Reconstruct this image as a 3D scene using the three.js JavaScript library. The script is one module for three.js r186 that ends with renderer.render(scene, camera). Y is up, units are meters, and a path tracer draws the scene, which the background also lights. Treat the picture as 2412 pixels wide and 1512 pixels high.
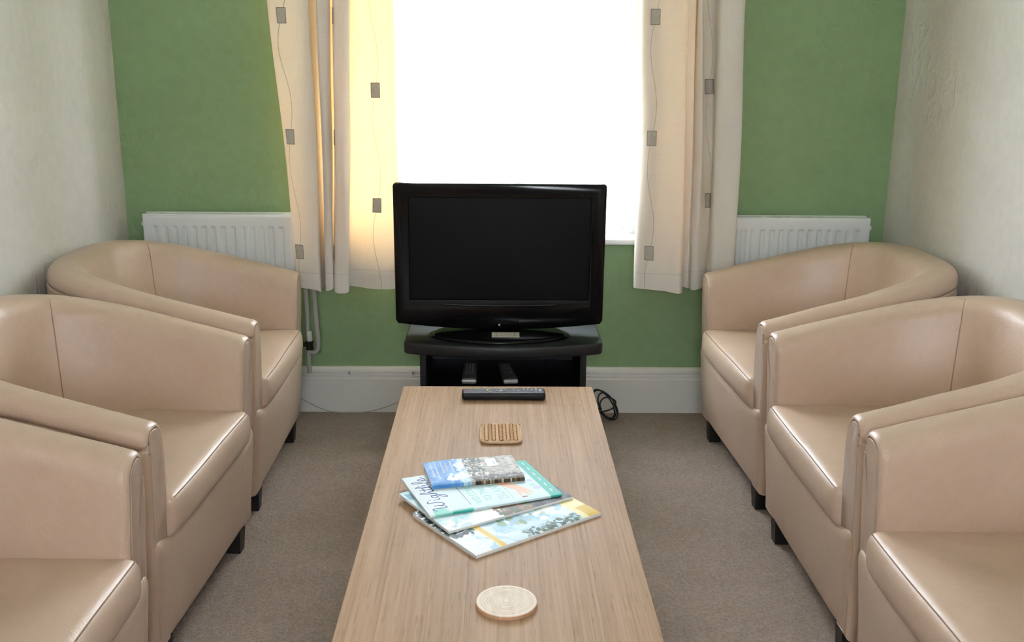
import * as THREE from 'three';
import { mergeGeometries, mergeVertices, toCreasedNormals } from 'three/addons/utils/BufferGeometryUtils.js';
import { RoundedBoxGeometry } from 'three/addons/geometries/RoundedBoxGeometry.js';

// ------------------------------------------------------------------ camera, sky, light, exposure
const scene = new THREE.Scene();
const camera = new THREE.PerspectiveCamera(34.77, 2412 / 1512, 0.05, 200);
camera.rotation.order = 'YXZ';
camera.position.set(-0.0063, 1.2947, 3.6225);
camera.rotation.set(-0.2562, -0.0157, 0.0085);
scene.add(camera);

const renderer = new THREE.WebGLRenderer({ antialias: true });
renderer.toneMapping = THREE.LinearToneMapping;
renderer.toneMappingExposure = 1.06;
renderer.shadowMap.enabled = true;

// overcast sky: even cloud, a little brighter overhead
{
  const W = 256, H = 128, d = new Float32Array(W * H * 4);
  for (let j = 0; j < H; j++) for (let i = 0; i < W; i++) {
    const el = Math.sin(((j + 0.5) / H - 0.5) * Math.PI);
    const k = 0.8 + 0.4 * Math.max(0, el), p = (j * W + i) * 4;
    const c = 0.04 * Math.sin(i * 0.147 + 3 * Math.sin(j * 0.11)) + 0.03 * Math.sin(i * 0.0736 * 5 + j * 0.2);
    d[p] = (0.93 + c) * k; d[p + 1] = (1.0 + c) * k; d[p + 2] = (1.13 + c) * k; d[p + 3] = 1;
  }
  const t = new THREE.DataTexture(d, W, H, THREE.RGBAFormat, THREE.FloatType);
  t.mapping = THREE.EquirectangularReflectionMapping; t.magFilter = THREE.LinearFilter; t.needsUpdate = true;
  scene.background = t; scene.backgroundIntensity = 22.0;
}
// the photographer's flash, just above the lens
const flash = new THREE.PointLight(0xffffff, 0.95, 0, 2);
flash.position.set(-0.0063, 1.40, 3.57);
flash.castShadow = true; flash.shadow.radius = 1.0;
scene.add(flash);

// ------------------------------------------------------------------ helpers
let seed = 7;
const rnd = () => { seed = (seed * 1664525 + 1013904223) >>> 0; return seed / 4294967296; };
const V3 = (x, y, z) => new THREE.Vector3(x, y, z);
const clamp = (x, a, b) => Math.min(b, Math.max(a, x));
const mixf = (a, b, t) => a + (b - a) * t;
const sstep = (a, b, x) => { const t = clamp((x - a) / (b - a), 0, 1); return t * t * (3 - 2 * t); };
const srgb = (r, g, b) => new THREE.Color().setRGB(r / 255, g / 255, b / 255, THREE.SRGBColorSpace);
const taken = {};
function numbered(name) {
  const n = taken[name] = (taken[name] ?? -1) + 1;
  return n ? name + '_' + String(n).padStart(3, '0') : name;
}
function mesh(geo, mat) { const m = new THREE.Mesh(geo, mat); m.castShadow = m.receiveShadow = true; return m; }
function obj(name, geo, mat, parent) {
  if (Array.isArray(geo)) geo = geo.length > 1 ? merge(geo) : geo[0];
  const m = mesh(geo, mat); m.name = parent ? name : numbered(name);
  (parent || scene).add(m); return m;
}
function merge(list) {
  list = list.map((g) => { const h = g.index ? g.toNonIndexed() : g.clone(); for (const k of Object.keys(h.attributes)) if (!['position', 'normal', 'uv'].includes(k)) h.deleteAttribute(k); return h; });
  return mergeGeometries(list);
}
function tag(o, label, category, group) { o.userData.label = label; o.userData.category = category; if (group) o.userData.group = group; return o; }
function thing(name, label, category, [x, y, z] = [0, 0, 0], turn = 0, group) {
  const g = new THREE.Group(); g.name = numbered(name); g.position.set(x, y, z); g.rotation.y = turn; scene.add(g);
  return tag(g, label, category, group);
}
function struct(name, geo, mat, label, parent) { const m = obj(name, geo, mat, parent); if (!parent) { m.userData.kind = 'structure'; if (label) m.userData.label = label; } return m; }
function boxUV(g, s = 1) { // metres, by the way each face points
  const p = g.attributes.position, n = g.attributes.normal, uv = new Float32Array(p.count * 2);
  for (let i = 0; i < p.count; i++) {
    const ax = Math.abs(n.getX(i)), ay = Math.abs(n.getY(i)), az = Math.abs(n.getZ(i));
    let u, v;
    if (ay >= ax && ay >= az) { u = p.getX(i); v = p.getZ(i); } else if (ax >= az) { u = p.getZ(i); v = p.getY(i); } else { u = p.getX(i); v = p.getY(i); }
    uv[2 * i] = u * s; uv[2 * i + 1] = v * s;
  }
  g.setAttribute('uv', new THREE.BufferAttribute(uv, 2)); return g;
}
function box(x0, x1, y0, y1, z0, z1) { const g = new THREE.BoxGeometry(x1 - x0, y1 - y0, z1 - z0); g.translate((x0 + x1) / 2, (y0 + y1) / 2, (z0 + z1) / 2); return boxUV(g); }
function rbox(x0, x1, y0, y1, z0, z1, r = 0.003, s = 2) { const g = new RoundedBoxGeometry(x1 - x0, y1 - y0, z1 - z0, s, r); g.translate((x0 + x1) / 2, (y0 + y1) / 2, (z0 + z1) / 2); return boxUV(g); }
function tube(pts, r, seg = 40, rad = 8, closed = false) {
  return new THREE.TubeGeometry(new THREE.CatmullRomCurve3(pts.map((p) => V3(...p)), closed, 'centripetal'), seg, r, rad, closed);
}
function cyl(x, y, z, r, h, axis = 'y', n = 20) { const g = new THREE.CylinderGeometry(r, r, h, n); if (axis === 'x') g.rotateZ(Math.PI / 2); if (axis === 'z') g.rotateX(Math.PI / 2); g.translate(x, y, z); return g; }
// a grid of points -> smooth surface
function grid(nu, nv, f, uvf, flip = false) {
  const pos = [], uv = [], idx = [];
  for (let j = 0; j <= nv; j++) for (let i = 0; i <= nu; i++) { pos.push(...f(i / nu, j / nv, i, j)); uv.push(...(uvf ? uvf(i / nu, j / nv, i, j) : [i / nu, j / nv])); }
  for (let j = 0; j < nv; j++) for (let i = 0; i < nu; i++) {
    const a = j * (nu + 1) + i, b = a + 1, c = a + nu + 1, d = c + 1;
    flip ? idx.push(a, c, b, b, c, d) : idx.push(a, b, c, b, d, c);
  }
  const g = new THREE.BufferGeometry();
  g.setAttribute('position', new THREE.Float32BufferAttribute(pos, 3)); g.setAttribute('uv', new THREE.Float32BufferAttribute(uv, 2)); g.setIndex(idx);
  g.computeVertexNormals(); return g;
}
// a box with a round on every edge, finely divided, then bent by f(p)
function softBox(w, h, d, r, [nx, ny, nz], f) {
  const g = new THREE.BoxGeometry(2, 2, 2, nx, ny, nz); g.deleteAttribute('uv'); g.deleteAttribute('normal');
  const m = mergeVertices(g, 1e-4), p = m.attributes.position, half = [w / 2, h / 2, d / 2], ns = [nx, ny, nz];
  const place = (v, a, n) => {
    const k = Math.round((v + 1) / 2 * n), e = Math.min(3, Math.floor(n / 3));
    const edge = (q) => r * (1 - Math.cos(q / e * Math.PI / 2)) * 0.55 + r * 0.45 * q / e;
    if (k <= e) return -a + edge(k);
    if (n - k <= e) return a - edge(n - k);
    return -a + r + (2 * a - 2 * r) * (k - e) / (n - 2 * e);
  };
  const uv = new Float32Array(p.count * 2), v = V3(), c = V3();
  for (let i = 0; i < p.count; i++) {
    v.set(place(p.getX(i), half[0], ns[0]), place(p.getY(i), half[1], ns[1]), place(p.getZ(i), half[2], ns[2]));
    c.set(clamp(v.x, r - half[0], half[0] - r), clamp(v.y, r - half[1], half[1] - r), clamp(v.z, r - half[2], half[2] - r));
    const dd = v.clone().sub(c); if (dd.lengthSq() > 1e-12) v.copy(c).addScaledVector(dd.normalize(), r);
    uv[2 * i] = v.x + 0.7 * v.z; uv[2 * i + 1] = v.y + 0.7 * v.z;
    if (f) f(v);
    p.setXYZ(i, v.x, v.y, v.z);
  }
  m.setAttribute('uv', new THREE.BufferAttribute(uv, 2)); m.computeVertexNormals(); return m;
}
// periodic gradient noise for tiling textures, and a plain 3-D one for shapes
const hash = (x, y, s) => { let h = (x * 374761393 + y * 668265263 + s * 2147483647) | 0; h = Math.imul(h ^ (h >>> 13), 1274126177); return ((h ^ (h >>> 16)) >>> 0) / 4294967296; };
function pnoise(x, y, px, py, s = 0) {
  const xi = Math.floor(x), yi = Math.floor(y), fx = x - xi, fy = y - yi;
  const w = (i, n) => ((i % n) + n) % n, u = fx * fx * (3 - 2 * fx), v = fy * fy * (3 - 2 * fy);
  const a = hash(w(xi, px), w(yi, py), s), b = hash(w(xi + 1, px), w(yi, py), s), c = hash(w(xi, px), w(yi + 1, py), s), d = hash(w(xi + 1, px), w(yi + 1, py), s);
  return mixf(mixf(a, b, u), mixf(c, d, u), v);
}
const wob = (x, y, z, s = 0) => Math.sin(x * 17.3 + 2.1 * Math.sin(z * 13.1 + s) + s) * 0.4 + Math.sin(z * 21.7 + 1.7 * Math.sin(y * 19.3 + s * 2) + s * 1.3) * 0.35 + Math.sin(y * 26.1 + 2.3 * Math.sin(x * 11.9) + s * 0.7) * 0.25;
function dataTex(w, h, f, color = false) {
  const d = new Uint8Array(w * h * 4);
  for (let j = 0; j < h; j++) for (let i = 0; i < w; i++) {
    const c = f(i / w, j / h), p = (j * w + i) * 4;
    if (Array.isArray(c)) { d[p] = clamp(c[0], 0, 255); d[p + 1] = clamp(c[1], 0, 255); d[p + 2] = clamp(c[2], 0, 255); d[p + 3] = c[3] ?? 255; } else { d[p] = d[p + 1] = d[p + 2] = clamp(c * 255, 0, 255); d[p + 3] = 255; }
  }
  const t = new THREE.DataTexture(d, w, h, THREE.RGBAFormat);
  t.wrapS = t.wrapT = THREE.RepeatWrapping; t.magFilter = THREE.LinearFilter; t.minFilter = THREE.LinearMipmapLinearFilter; t.generateMipmaps = true;
  if (color) t.colorSpace = THREE.SRGBColorSpace; t.needsUpdate = true; return t;
}
function canvasTex(w, h, draw) {
  const c = document.createElement('canvas'); c.width = w; c.height = h; draw(c.getContext('2d'), w, h);
  const t = new THREE.CanvasTexture(c); t.colorSpace = THREE.SRGBColorSpace; t.anisotropy = 8; return t;
}
const rep = (t, x, y = x) => { t.repeat.set(x, y); return t; };

// ------------------------------------------------------------------ materials
const plasterBump = dataTex(768, 768, (u, v) => { // trowelled relief: bent ridges
  const P = 10, wx = pnoise(u * P, v * P, P, P, 1) * 1.6, wy = pnoise(u * P, v * P, P, P, 2) * 1.6;
  const r1 = 1 - Math.abs(2 * pnoise(u * 14 + wx, v * 14 + wy, 14, 14, 3) - 1), r2 = 1 - Math.abs(2 * pnoise(u * 30 + wy, v * 30 + wx, 30, 30, 4) - 1);
  const mask = sstep(0.4, 0.75, pnoise(u * 6, v * 6, 6, 6, 5));
  return 0.3 + mask * (0.34 * Math.pow(r1, 5) + 0.16 * Math.pow(r2, 4)) + 0.12 * pnoise(u * 90, v * 90, 90, 90, 6) + 0.06 * pnoise(u * 220, v * 220, 220, 220, 7);
});
const wallTone = (r, g, b, s) => dataTex(256, 256, (u, v) => { const n = (pnoise(u * 8, v * 8, 8, 8, s) - 0.5) * 5 + (pnoise(u * 60, v * 60, 60, 60, s + 1) - 0.5) * 6; return [r + n, g + n, b + n]; }, true);
const M = {};
M.green = new THREE.MeshStandardMaterial({ map: rep(wallTone(141, 170, 124, 11), 0.8), bumpMap: plasterBump, bumpScale: 0.005, roughness: 0.75 });
M.cream = new THREE.MeshStandardMaterial({ map: rep(wallTone(220, 214, 208, 21), 0.8), bumpMap: plasterBump, bumpScale: 0.005, roughness: 0.8 });
M.ceiling = new THREE.MeshStandardMaterial({ color: srgb(244, 243, 240), roughness: 0.9 });
M.gloss = new THREE.MeshStandardMaterial({ color: srgb(230, 228, 222), roughness: 0.35 });
M.upvc = new THREE.MeshStandardMaterial({ color: srgb(240, 240, 238), roughness: 0.3 });
M.radiator = new THREE.MeshStandardMaterial({ color: srgb(238, 240, 240), roughness: 0.32 });
M.pipe = new THREE.MeshStandardMaterial({ color: srgb(186, 184, 176), roughness: 0.4 });
M.brass = new THREE.MeshStandardMaterial({ color: srgb(52, 50, 46), roughness: 0.4, metalness: 0.6 });
M.glass = new THREE.MeshPhysicalMaterial({ color: 0xffffff, transmission: 1, thickness: 0, roughness: 0, ior: 1.45 });
const carpetCol = dataTex(1024, 1024, (u, v) => {
  const f = pnoise(u * 400, v * 400, 400, 400, 31) - 0.5, g = pnoise(u * 120, v * 120, 120, 120, 32) - 0.5, c = pnoise(u * 9, v * 9, 9, 9, 33) - 0.5, k = f * 30 + g * 16 + c * 9;
  return [160 + k, 142 + k, 130 + k];
}, true);
const carpetBump = dataTex(1024, 1024, (u, v) => 0.65 * pnoise(u * 400, v * 400, 400, 400, 31) + 0.35 * pnoise(u * 120, v * 120, 120, 120, 32));
M.carpet = new THREE.MeshStandardMaterial({ map: rep(carpetCol, 1.4), bumpMap: rep(carpetBump, 1.4), bumpScale: 0.004, roughness: 1 });
const leatherBump = dataTex(512, 512, (u, v) => {
  const a = pnoise(u * 64, v * 64, 64, 64, 41), b = pnoise(u * 120, v * 120, 120, 120, 42), c = pnoise(u * 10, v * 10, 10, 10, 43);
  return 0.45 * Math.abs(2 * a - 1) + 0.25 * b + 0.3 * c;
});
const leatherTone = dataTex(256, 256, (u, v) => { const n = (pnoise(u * 5, v * 5, 5, 5, 44) - 0.5) * 7 + (pnoise(u * 40, v * 40, 40, 40, 45) - 0.5) * 4; return [200 + n, 173 + n, 152 + n]; }, true);
M.leather = new THREE.MeshPhysicalMaterial({ map: rep(leatherTone, 1.5), bumpMap: rep(leatherBump, 6), bumpScale: 0.0005, roughness: 0.38, clearcoat: 0.2, clearcoatRoughness: 0.28 });
M.thread = new THREE.MeshStandardMaterial({ color: srgb(150, 124, 104), roughness: 0.8 });
M.blackWood = new THREE.MeshStandardMaterial({ color: srgb(30, 28, 27), roughness: 0.5 });
M.gloBlack = new THREE.MeshPhysicalMaterial({ color: srgb(8, 9, 11), roughness: 0.14, specularIntensity: 0.5 });
M.screen = new THREE.MeshPhysicalMaterial({ color: srgb(8, 10, 14), roughness: 0.28, specularIntensity: 0.35 });
M.satBlack = new THREE.MeshPhysicalMaterial({ color: srgb(22, 23, 25), roughness: 0.5, specularIntensity: 0.6 });
const ashTone = dataTex(256, 256, (u, v) => { const n = (pnoise(u * 60, v * 6, 60, 6, 51) - 0.5) * 12; return [26 + n, 28 + n, 31 + n]; }, true);
M.ash = new THREE.MeshStandardMaterial({ map: rep(ashTone, 2), roughness: 0.38 });
const oakCol = dataTex(1024, 2048, (u, v) => { // u across the board, v along the grain
  const w = pnoise(u * 3, v * 1, 3, 1, 61) * 1.4 + pnoise(u * 8, v * 2, 8, 2, 62) * 0.35;
  const c = u * 90 + w * 5, i = Math.floor(c), f = c - i, on = hash(i, 3, 67), l = Math.exp(-Math.pow((f - 0.5) / 0.11, 2)) * sstep(0.25, 0.9, on) * sstep(0.3, 0.7, pnoise(u * 60, v * 9, 60, 9, 68));
  const band = pnoise(u * 22 + w, v * 2, 22, 2, 63) - 0.5, pore = pnoise(u * 480, v * 46, 480, 46, 64), fine = pnoise(u * 512, v * 24, 512, 24, 65) - 0.5, streak = pnoise(u * 170, v * 7, 170, 7, 66) - 0.5;
  const k = band * 14 + streak * 16 + fine * 9 - l * 22 - sstep(0.74, 0.95, pore) * 15;
  return [177 + k, 145 + k * 0.98, 116 + k * 0.95];
}, true);
M.oak = new THREE.MeshPhysicalMaterial({ map: oakCol, roughness: 0.5, specularIntensity: 0.2 });
M.patch = new THREE.MeshStandardMaterial({ map: canvasTex(64, 96, (c, w, h) => { c.fillStyle = 'rgb(192,184,172)'; c.fillRect(0, 0, w, h); for (let k = 0; k < 160; k++) { c.fillStyle = rnd() < 0.5 ? 'rgba(160,152,142,0.35)' : 'rgba(208,202,192,0.3)'; c.fillRect(rnd() * w, rnd() * h, 2, 14); } c.strokeStyle = 'rgb(128,118,106)'; c.lineWidth = 7; c.strokeRect(0, 0, w, h); }), roughness: 0.85 });
M.white = new THREE.MeshStandardMaterial({ color: srgb(232, 232, 228), roughness: 0.5 });
M.paper = new THREE.MeshStandardMaterial({ color: srgb(226, 226, 224), roughness: 0.7 });

// ------------------------------------------------------------------ the room
const XL = -1.3163, XR = 1.3808, ZB = 5.1, HC = 2.45, WX0 = -0.62, WX1 = 0.51, WY0 = 0.645, WY1 = 2.12;
struct('floor', box(XL - 0.2, XR + 0.2, -0.15, 0, -0.3, ZB + 0.2), M.carpet, 'taupe cut pile carpet');
struct('ceiling', box(XL - 0.2, XR + 0.2, HC, HC + 0.15, -0.3, ZB + 0.2), M.ceiling);
struct('wall_left', box(XL - 0.2, XL, 0, HC, -0.3, ZB + 0.2), M.cream, 'cream plastered side wall');
struct('wall_right', box(XR, XR + 0.2, 0, HC, -0.3, ZB + 0.2), M.cream, 'cream plastered side wall');
const RX0 = -0.40, RX1 = 0.50, RY0 = 1.2, RY1 = 2.1; // window in the wall behind the camera
struct('wall_front', [box(XL, RX0, 0, HC, ZB, ZB + 0.2), box(RX1, XR, 0, HC, ZB, ZB + 0.2), box(RX0, RX1, 0, RY0, ZB, ZB + 0.2), box(RX0, RX1, RY1, HC, ZB, ZB + 0.2)], M.cream);
{
  const w = new THREE.Group(); w.name = 'window_2'; w.userData = { kind: 'structure', label: 'white window behind the camera' }; scene.add(w);
  const z0 = ZB + 0.08, z1 = ZB + 0.13, mx = (RX0 + RX1) / 2;
  obj('window_frame', [rbox(RX0, RX0 + 0.05, RY0, RY1, z0, z1, 0.004), rbox(RX1 - 0.05, RX1, RY0, RY1, z0, z1, 0.004), rbox(RX0 + 0.05, RX1 - 0.05, RY0, RY0 + 0.05, z0, z1, 0.004), rbox(RX0 + 0.05, RX1 - 0.05, RY1 - 0.05, RY1, z0, z1, 0.004), rbox(mx - 0.03, mx + 0.03, RY0 + 0.05, RY1 - 0.05, z0, z1, 0.004)], M.upvc, w);
  for (const [a, b] of [[RX0 + 0.05, mx - 0.03], [mx + 0.03, RX1 - 0.05]]) { const g = new THREE.PlaneGeometry(b - a, RY1 - RY0 - 0.1); g.translate((a + b) / 2, (RY0 + RY1) / 2, z0 + 0.02); obj('pane', g, M.glass, w); }
}
struct('wall_back', [box(XL, WX0, 0, HC, -0.3, 0), box(WX1, XR, 0, HC, -0.3, 0), box(WX0, WX1, 0, WY0 - 0.012, -0.3, 0), box(WX0, WX1, WY1, HC, -0.3, 0)], M.green, 'green textured end wall with window');
{ // skirting with a moulded top
  const s = new THREE.Shape();
  s.moveTo(0, 0); s.lineTo(0.022, 0); s.lineTo(0.022, 0.128); s.lineTo(0.019, 0.1315); s.lineTo(0.0145, 0.132); s.lineTo(0.0145, 0.136); s.lineTo(0.0175, 0.138); s.lineTo(0.0175, 0.143);
  s.lineTo(0.0135, 0.1455); s.lineTo(0.0135, 0.149); s.lineTo(0.0165, 0.151); s.quadraticCurveTo(0.0165, 0.166, 0.009, 0.171); s.lineTo(0, 0.172);
  const mk = (L) => { const g = new THREE.ExtrudeGeometry(s, { depth: L, bevelEnabled: false, curveSegments: 6 }); return g; };
  const b = mk(XR - XL); b.rotateY(-Math.PI / 2); b.translate(XR, 0, 0);
  struct('baseboard_back', b, M.gloss, 'white moulded skirting under green wall');
  const l = mk(ZB - 0.03); l.translate(XL, 0, 0.03); struct('baseboard_left', l, M.gloss);
  const r = mk(ZB - 0.03); r.scale(-1, 1, 1); r.index || 0; r.translate(XR, 0, 0.03);
  { const p = r.attributes.position, n = r.attributes.normal; for (let i = 0; i < p.count; i += 3) for (const a of [p, n]) { const t = [a.getX(i), a.getY(i), a.getZ(i)]; a.setXYZ(i, a.getX(i + 1), a.getY(i + 1), a.getZ(i + 1)); a.setXYZ(i + 1, ...t); } }
  struct('baseboard_right', r, M.gloss);
}
{ // sash window in its reveal: frame, rails, bar, panes
  const w = new THREE.Group(); w.name = 'window_1'; w.userData = { kind: 'structure', label: 'white sash window in green wall' }; scene.add(w);
  const z0 = -0.165, z1 = -0.105;
  obj('window_frame', [rbox(WX0, WX0 + 0.05, WY0, WY1, z0 - 0.02, z1 + 0.02, 0.004), rbox(WX1 - 0.05, WX1, WY0, WY1, z0 - 0.02, z1 + 0.02, 0.004), rbox(WX0 + 0.05, WX1 - 0.05, WY1 - 0.05, WY1, z0 - 0.02, z1 + 0.02, 0.004), rbox(WX0 + 0.05, WX1 - 0.05, WY0, WY0 + 0.03, z0 - 0.02, z1 + 0.02, 0.004)], M.upvc, w);
  const bar = 0.085;
  const sash = (name, y0, y1, zz) => {
    const s = obj(name, [rbox(WX0 + 0.05, WX1 - 0.05, y0, y0 + 0.06, zz, zz + 0.035, 0.004), rbox(WX0 + 0.05, WX1 - 0.05, y1 - 0.045, y1, zz, zz + 0.035, 0.004)], M.upvc, w);
    obj('glazing_bar', rbox(bar - 0.01, bar + 0.01, y0 + 0.06, y1 - 0.045, zz + 0.004, zz + 0.031, 0.003), M.upvc, s);
    for (const [a, b] of [[WX0 + 0.05, bar - 0.01], [bar + 0.01, WX1 - 0.05]]) { const g = new THREE.PlaneGeometry(b - a, y1 - y0 - 0.105); g.translate((a + b) / 2, (y0 + 0.06 + y1 - 0.045) / 2, zz + 0.017); obj('pane', g, M.glass, s); }
  };
  sash('sash', WY0 + 0.03, 1.489, z1 - 0.035);
  sash('sash', 1.445, WY1 - 0.05, z0 - 0.005);
  obj('window_sill', rbox(WX0 - 0.03, WX1 + 0.03, WY0 - 0.012, WY0 + 0.012, -0.105, 0.028, 0.009, 3), M.upvc, w);
  obj('reveal_lining', [box(WX0 - 0.002, WX0 + 0.004, WY0 + 0.012, WY1, -0.105, -0.001), box(WX1 - 0.004, WX1 + 0.002, WY0 + 0.012, WY1, -0.105, -0.001), box(WX0, WX1, WY1 - 0.004, WY1 + 0.002, -0.105, -0.001)], M.upvc, w);
}
// outside: garden seen faintly through the net
{
  const g = new THREE.MeshStandardMaterial({ map: rep(dataTex(128, 128, (u, v) => { const n = pnoise(u * 40, v * 40, 40, 40, 71) * 40; return [120 + n, 140 + n, 96 + n]; }, true), 0.5), roughness: 1 });
  struct('ground', [box(-16, 16, -0.65, -0.5, -24, -0.32), box(-16, 16, -0.65, -0.5, ZB + 0.22, 24)], g, 'pale garden ground beyond the window');
}
const NET_Y0 = 0.672;

// ------------------------------------------------------------------ radiators
function radiator(x0, x1, label) {
  const y0 = 0.2, y1 = 0.742, zf = 0.092, zb = 0.035;
  const t = thing('radiator', label, 'radiator', [(x0 + x1) / 2, 0, 0.06]);
  const w = x1 - x0, h = y1 - y0, n = Math.floor((w - 0.05) / 0.0333), m0 = (w - n * 0.0333) / 2;
  const per = 12, nx = n * per;
  const xs = [0, 0.002, 0.006, 0.016]; for (let i = 0; i <= nx; i++) xs.push(m0 + i * 0.0333 / per); xs.push(w - 0.016, w - 0.006, w - 0.002, w);
  xs.sort((a, b) => a - b);
  const ys = [0, 0.002, 0.006, 0.015, 0.035, 0.04, 0.044, 0.048, 0.055, 0.1, 0.25, 0.4, h - 0.055, h - 0.048, h - 0.044, h - 0.04, h - 0.035, h - 0.02, h - 0.012, h - 0.005, h - 0.002, h];
  const front = grid(xs.length - 1, ys.length - 1, (u, v, i, j) => {
    const x = xs[i], y = ys[j]; let z = 0;
    const e = Math.min(x, w - x, y, h - y); z -= 0.006 * Math.pow(1 - clamp(e / 0.006, 0, 1), 2);
    const f = ((x - m0) / 0.0333), q = f - Math.floor(f);
    if (f >= 0 && f < n) z -= 0.0075 * sstep(0.22, 0.3, q) * (1 - sstep(0.7, 0.78, q)) * sstep(0.036, 0.046, y) * (1 - sstep(h - 0.046, h - 0.036, y));
    return [x - w / 2, y0 + y, zf - 0.06 + z];
  });
  obj('front_panel', front, M.radiator, t);
  obj('back_panel', box(-w / 2, w / 2, y0, y1 - 0.004, zb - 0.06, zb - 0.055), M.radiator, t);
  for (const s of [-1, 1]) obj('side_panel', rbox(s > 0 ? w / 2 - 0.004 : -w / 2, s > 0 ? w / 2 : -w / 2 + 0.004, y0 + 0.003, y1 - 0.003, zb - 0.06, zf - 0.066, 0.0015), M.radiator, t);
  const slats = [rbox(-w / 2, w / 2, y1 - 0.004, y1 + 0.004, zb - 0.06, zb - 0.052, 0.002), rbox(-w / 2, w / 2, y1 - 0.004, y1 + 0.003, zf - 0.074, zf - 0.066, 0.002)];
  for (let x = -w / 2 + 0.006; x < w / 2 - 0.004; x += 0.009) slats.push(box(x, x + 0.0045, y1 - 0.004, y1 + 0.002, zb - 0.053, zf - 0.072));
  obj('top_grille', slats, M.radiator, t);
  for (const s of [-1, 1]) obj('wall_bracket', box(s * (w / 2 - 0.09) - 0.01, s * (w / 2 - 0.09) + 0.01, y0 + 0.05, y1 - 0.05, -0.06, zb - 0.06), M.radiator, t);
  for (const s of [-1, 1]) obj('vent_plug', cyl(s * (w / 2 + 0.004), y1 - 0.035, 0.005, 0.008, 0.012, 'x', 10), M.radiator, t);
}
radiator(-1.232, -0.712, 'white fluted radiator on green wall left of the curtains');
radiator(0.78, 1.3, 'white fluted radiator on green wall right of the curtains');
{
  const t = thing('heating_pipe', 'pair of off-white heating pipes with dark valve below the left curtain', 'pipe', [-0.665, 0, 0.07]);
  obj('pipe', tube([[-0.016, 0.17, 0.005], [-0.016, 0.2, 0.01], [-0.015, 0.24, 0.01], [-0.014, 0.26, 0.01]], 0.0085, 20), M.pipe, t);
  obj('pipe', tube([[-0.016, 0.30, 0.01], [-0.014, 0.4, 0.01], [-0.016, 0.5, 0.01], [-0.018, 0.6, 0.0], [-0.036, 0.64, -0.01]], 0.0075, 30), M.pipe, t);
  obj('pipe', tube([[0.012, 0.62, 0.0], [0.012, 0.5, 0.01], [0.016, 0.38, 0.01], [0.020, 0.275, 0.01], [0.014, 0.252, 0.01], [-0.004, 0.247, 0.01], [-0.012, 0.256, 0.01]], 0.0085, 50), M.pipe, t);
  obj('valve_body', [cyl(-0.010, 0.272, 0.01, 0.0115, 0.03), cyl(-0.010, 0.286, 0.01, 0.0145, 0.008, 'y', 6), cyl(-0.010, 0.262, 0.01, 0.0145, 0.007, 'y', 6), cyl(-0.028, 0.276, 0.01, 0.008, 0.03, 'x', 12), cyl(-0.036, 0.276, 0.01, 0.011, 0.007, 'x', 6)], M.brass, t);
  obj('valve_cap', new THREE.LatheGeometry([[0.0001, 0.327], [0.007, 0.327], [0.0095, 0.323], [0.0105, 0.29], [0.0001, 0.29]].reverse().map((p) => new THREE.Vector2(...p)), 18).translate(-0.010, 0, 0.01), M.white, t);
}

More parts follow.
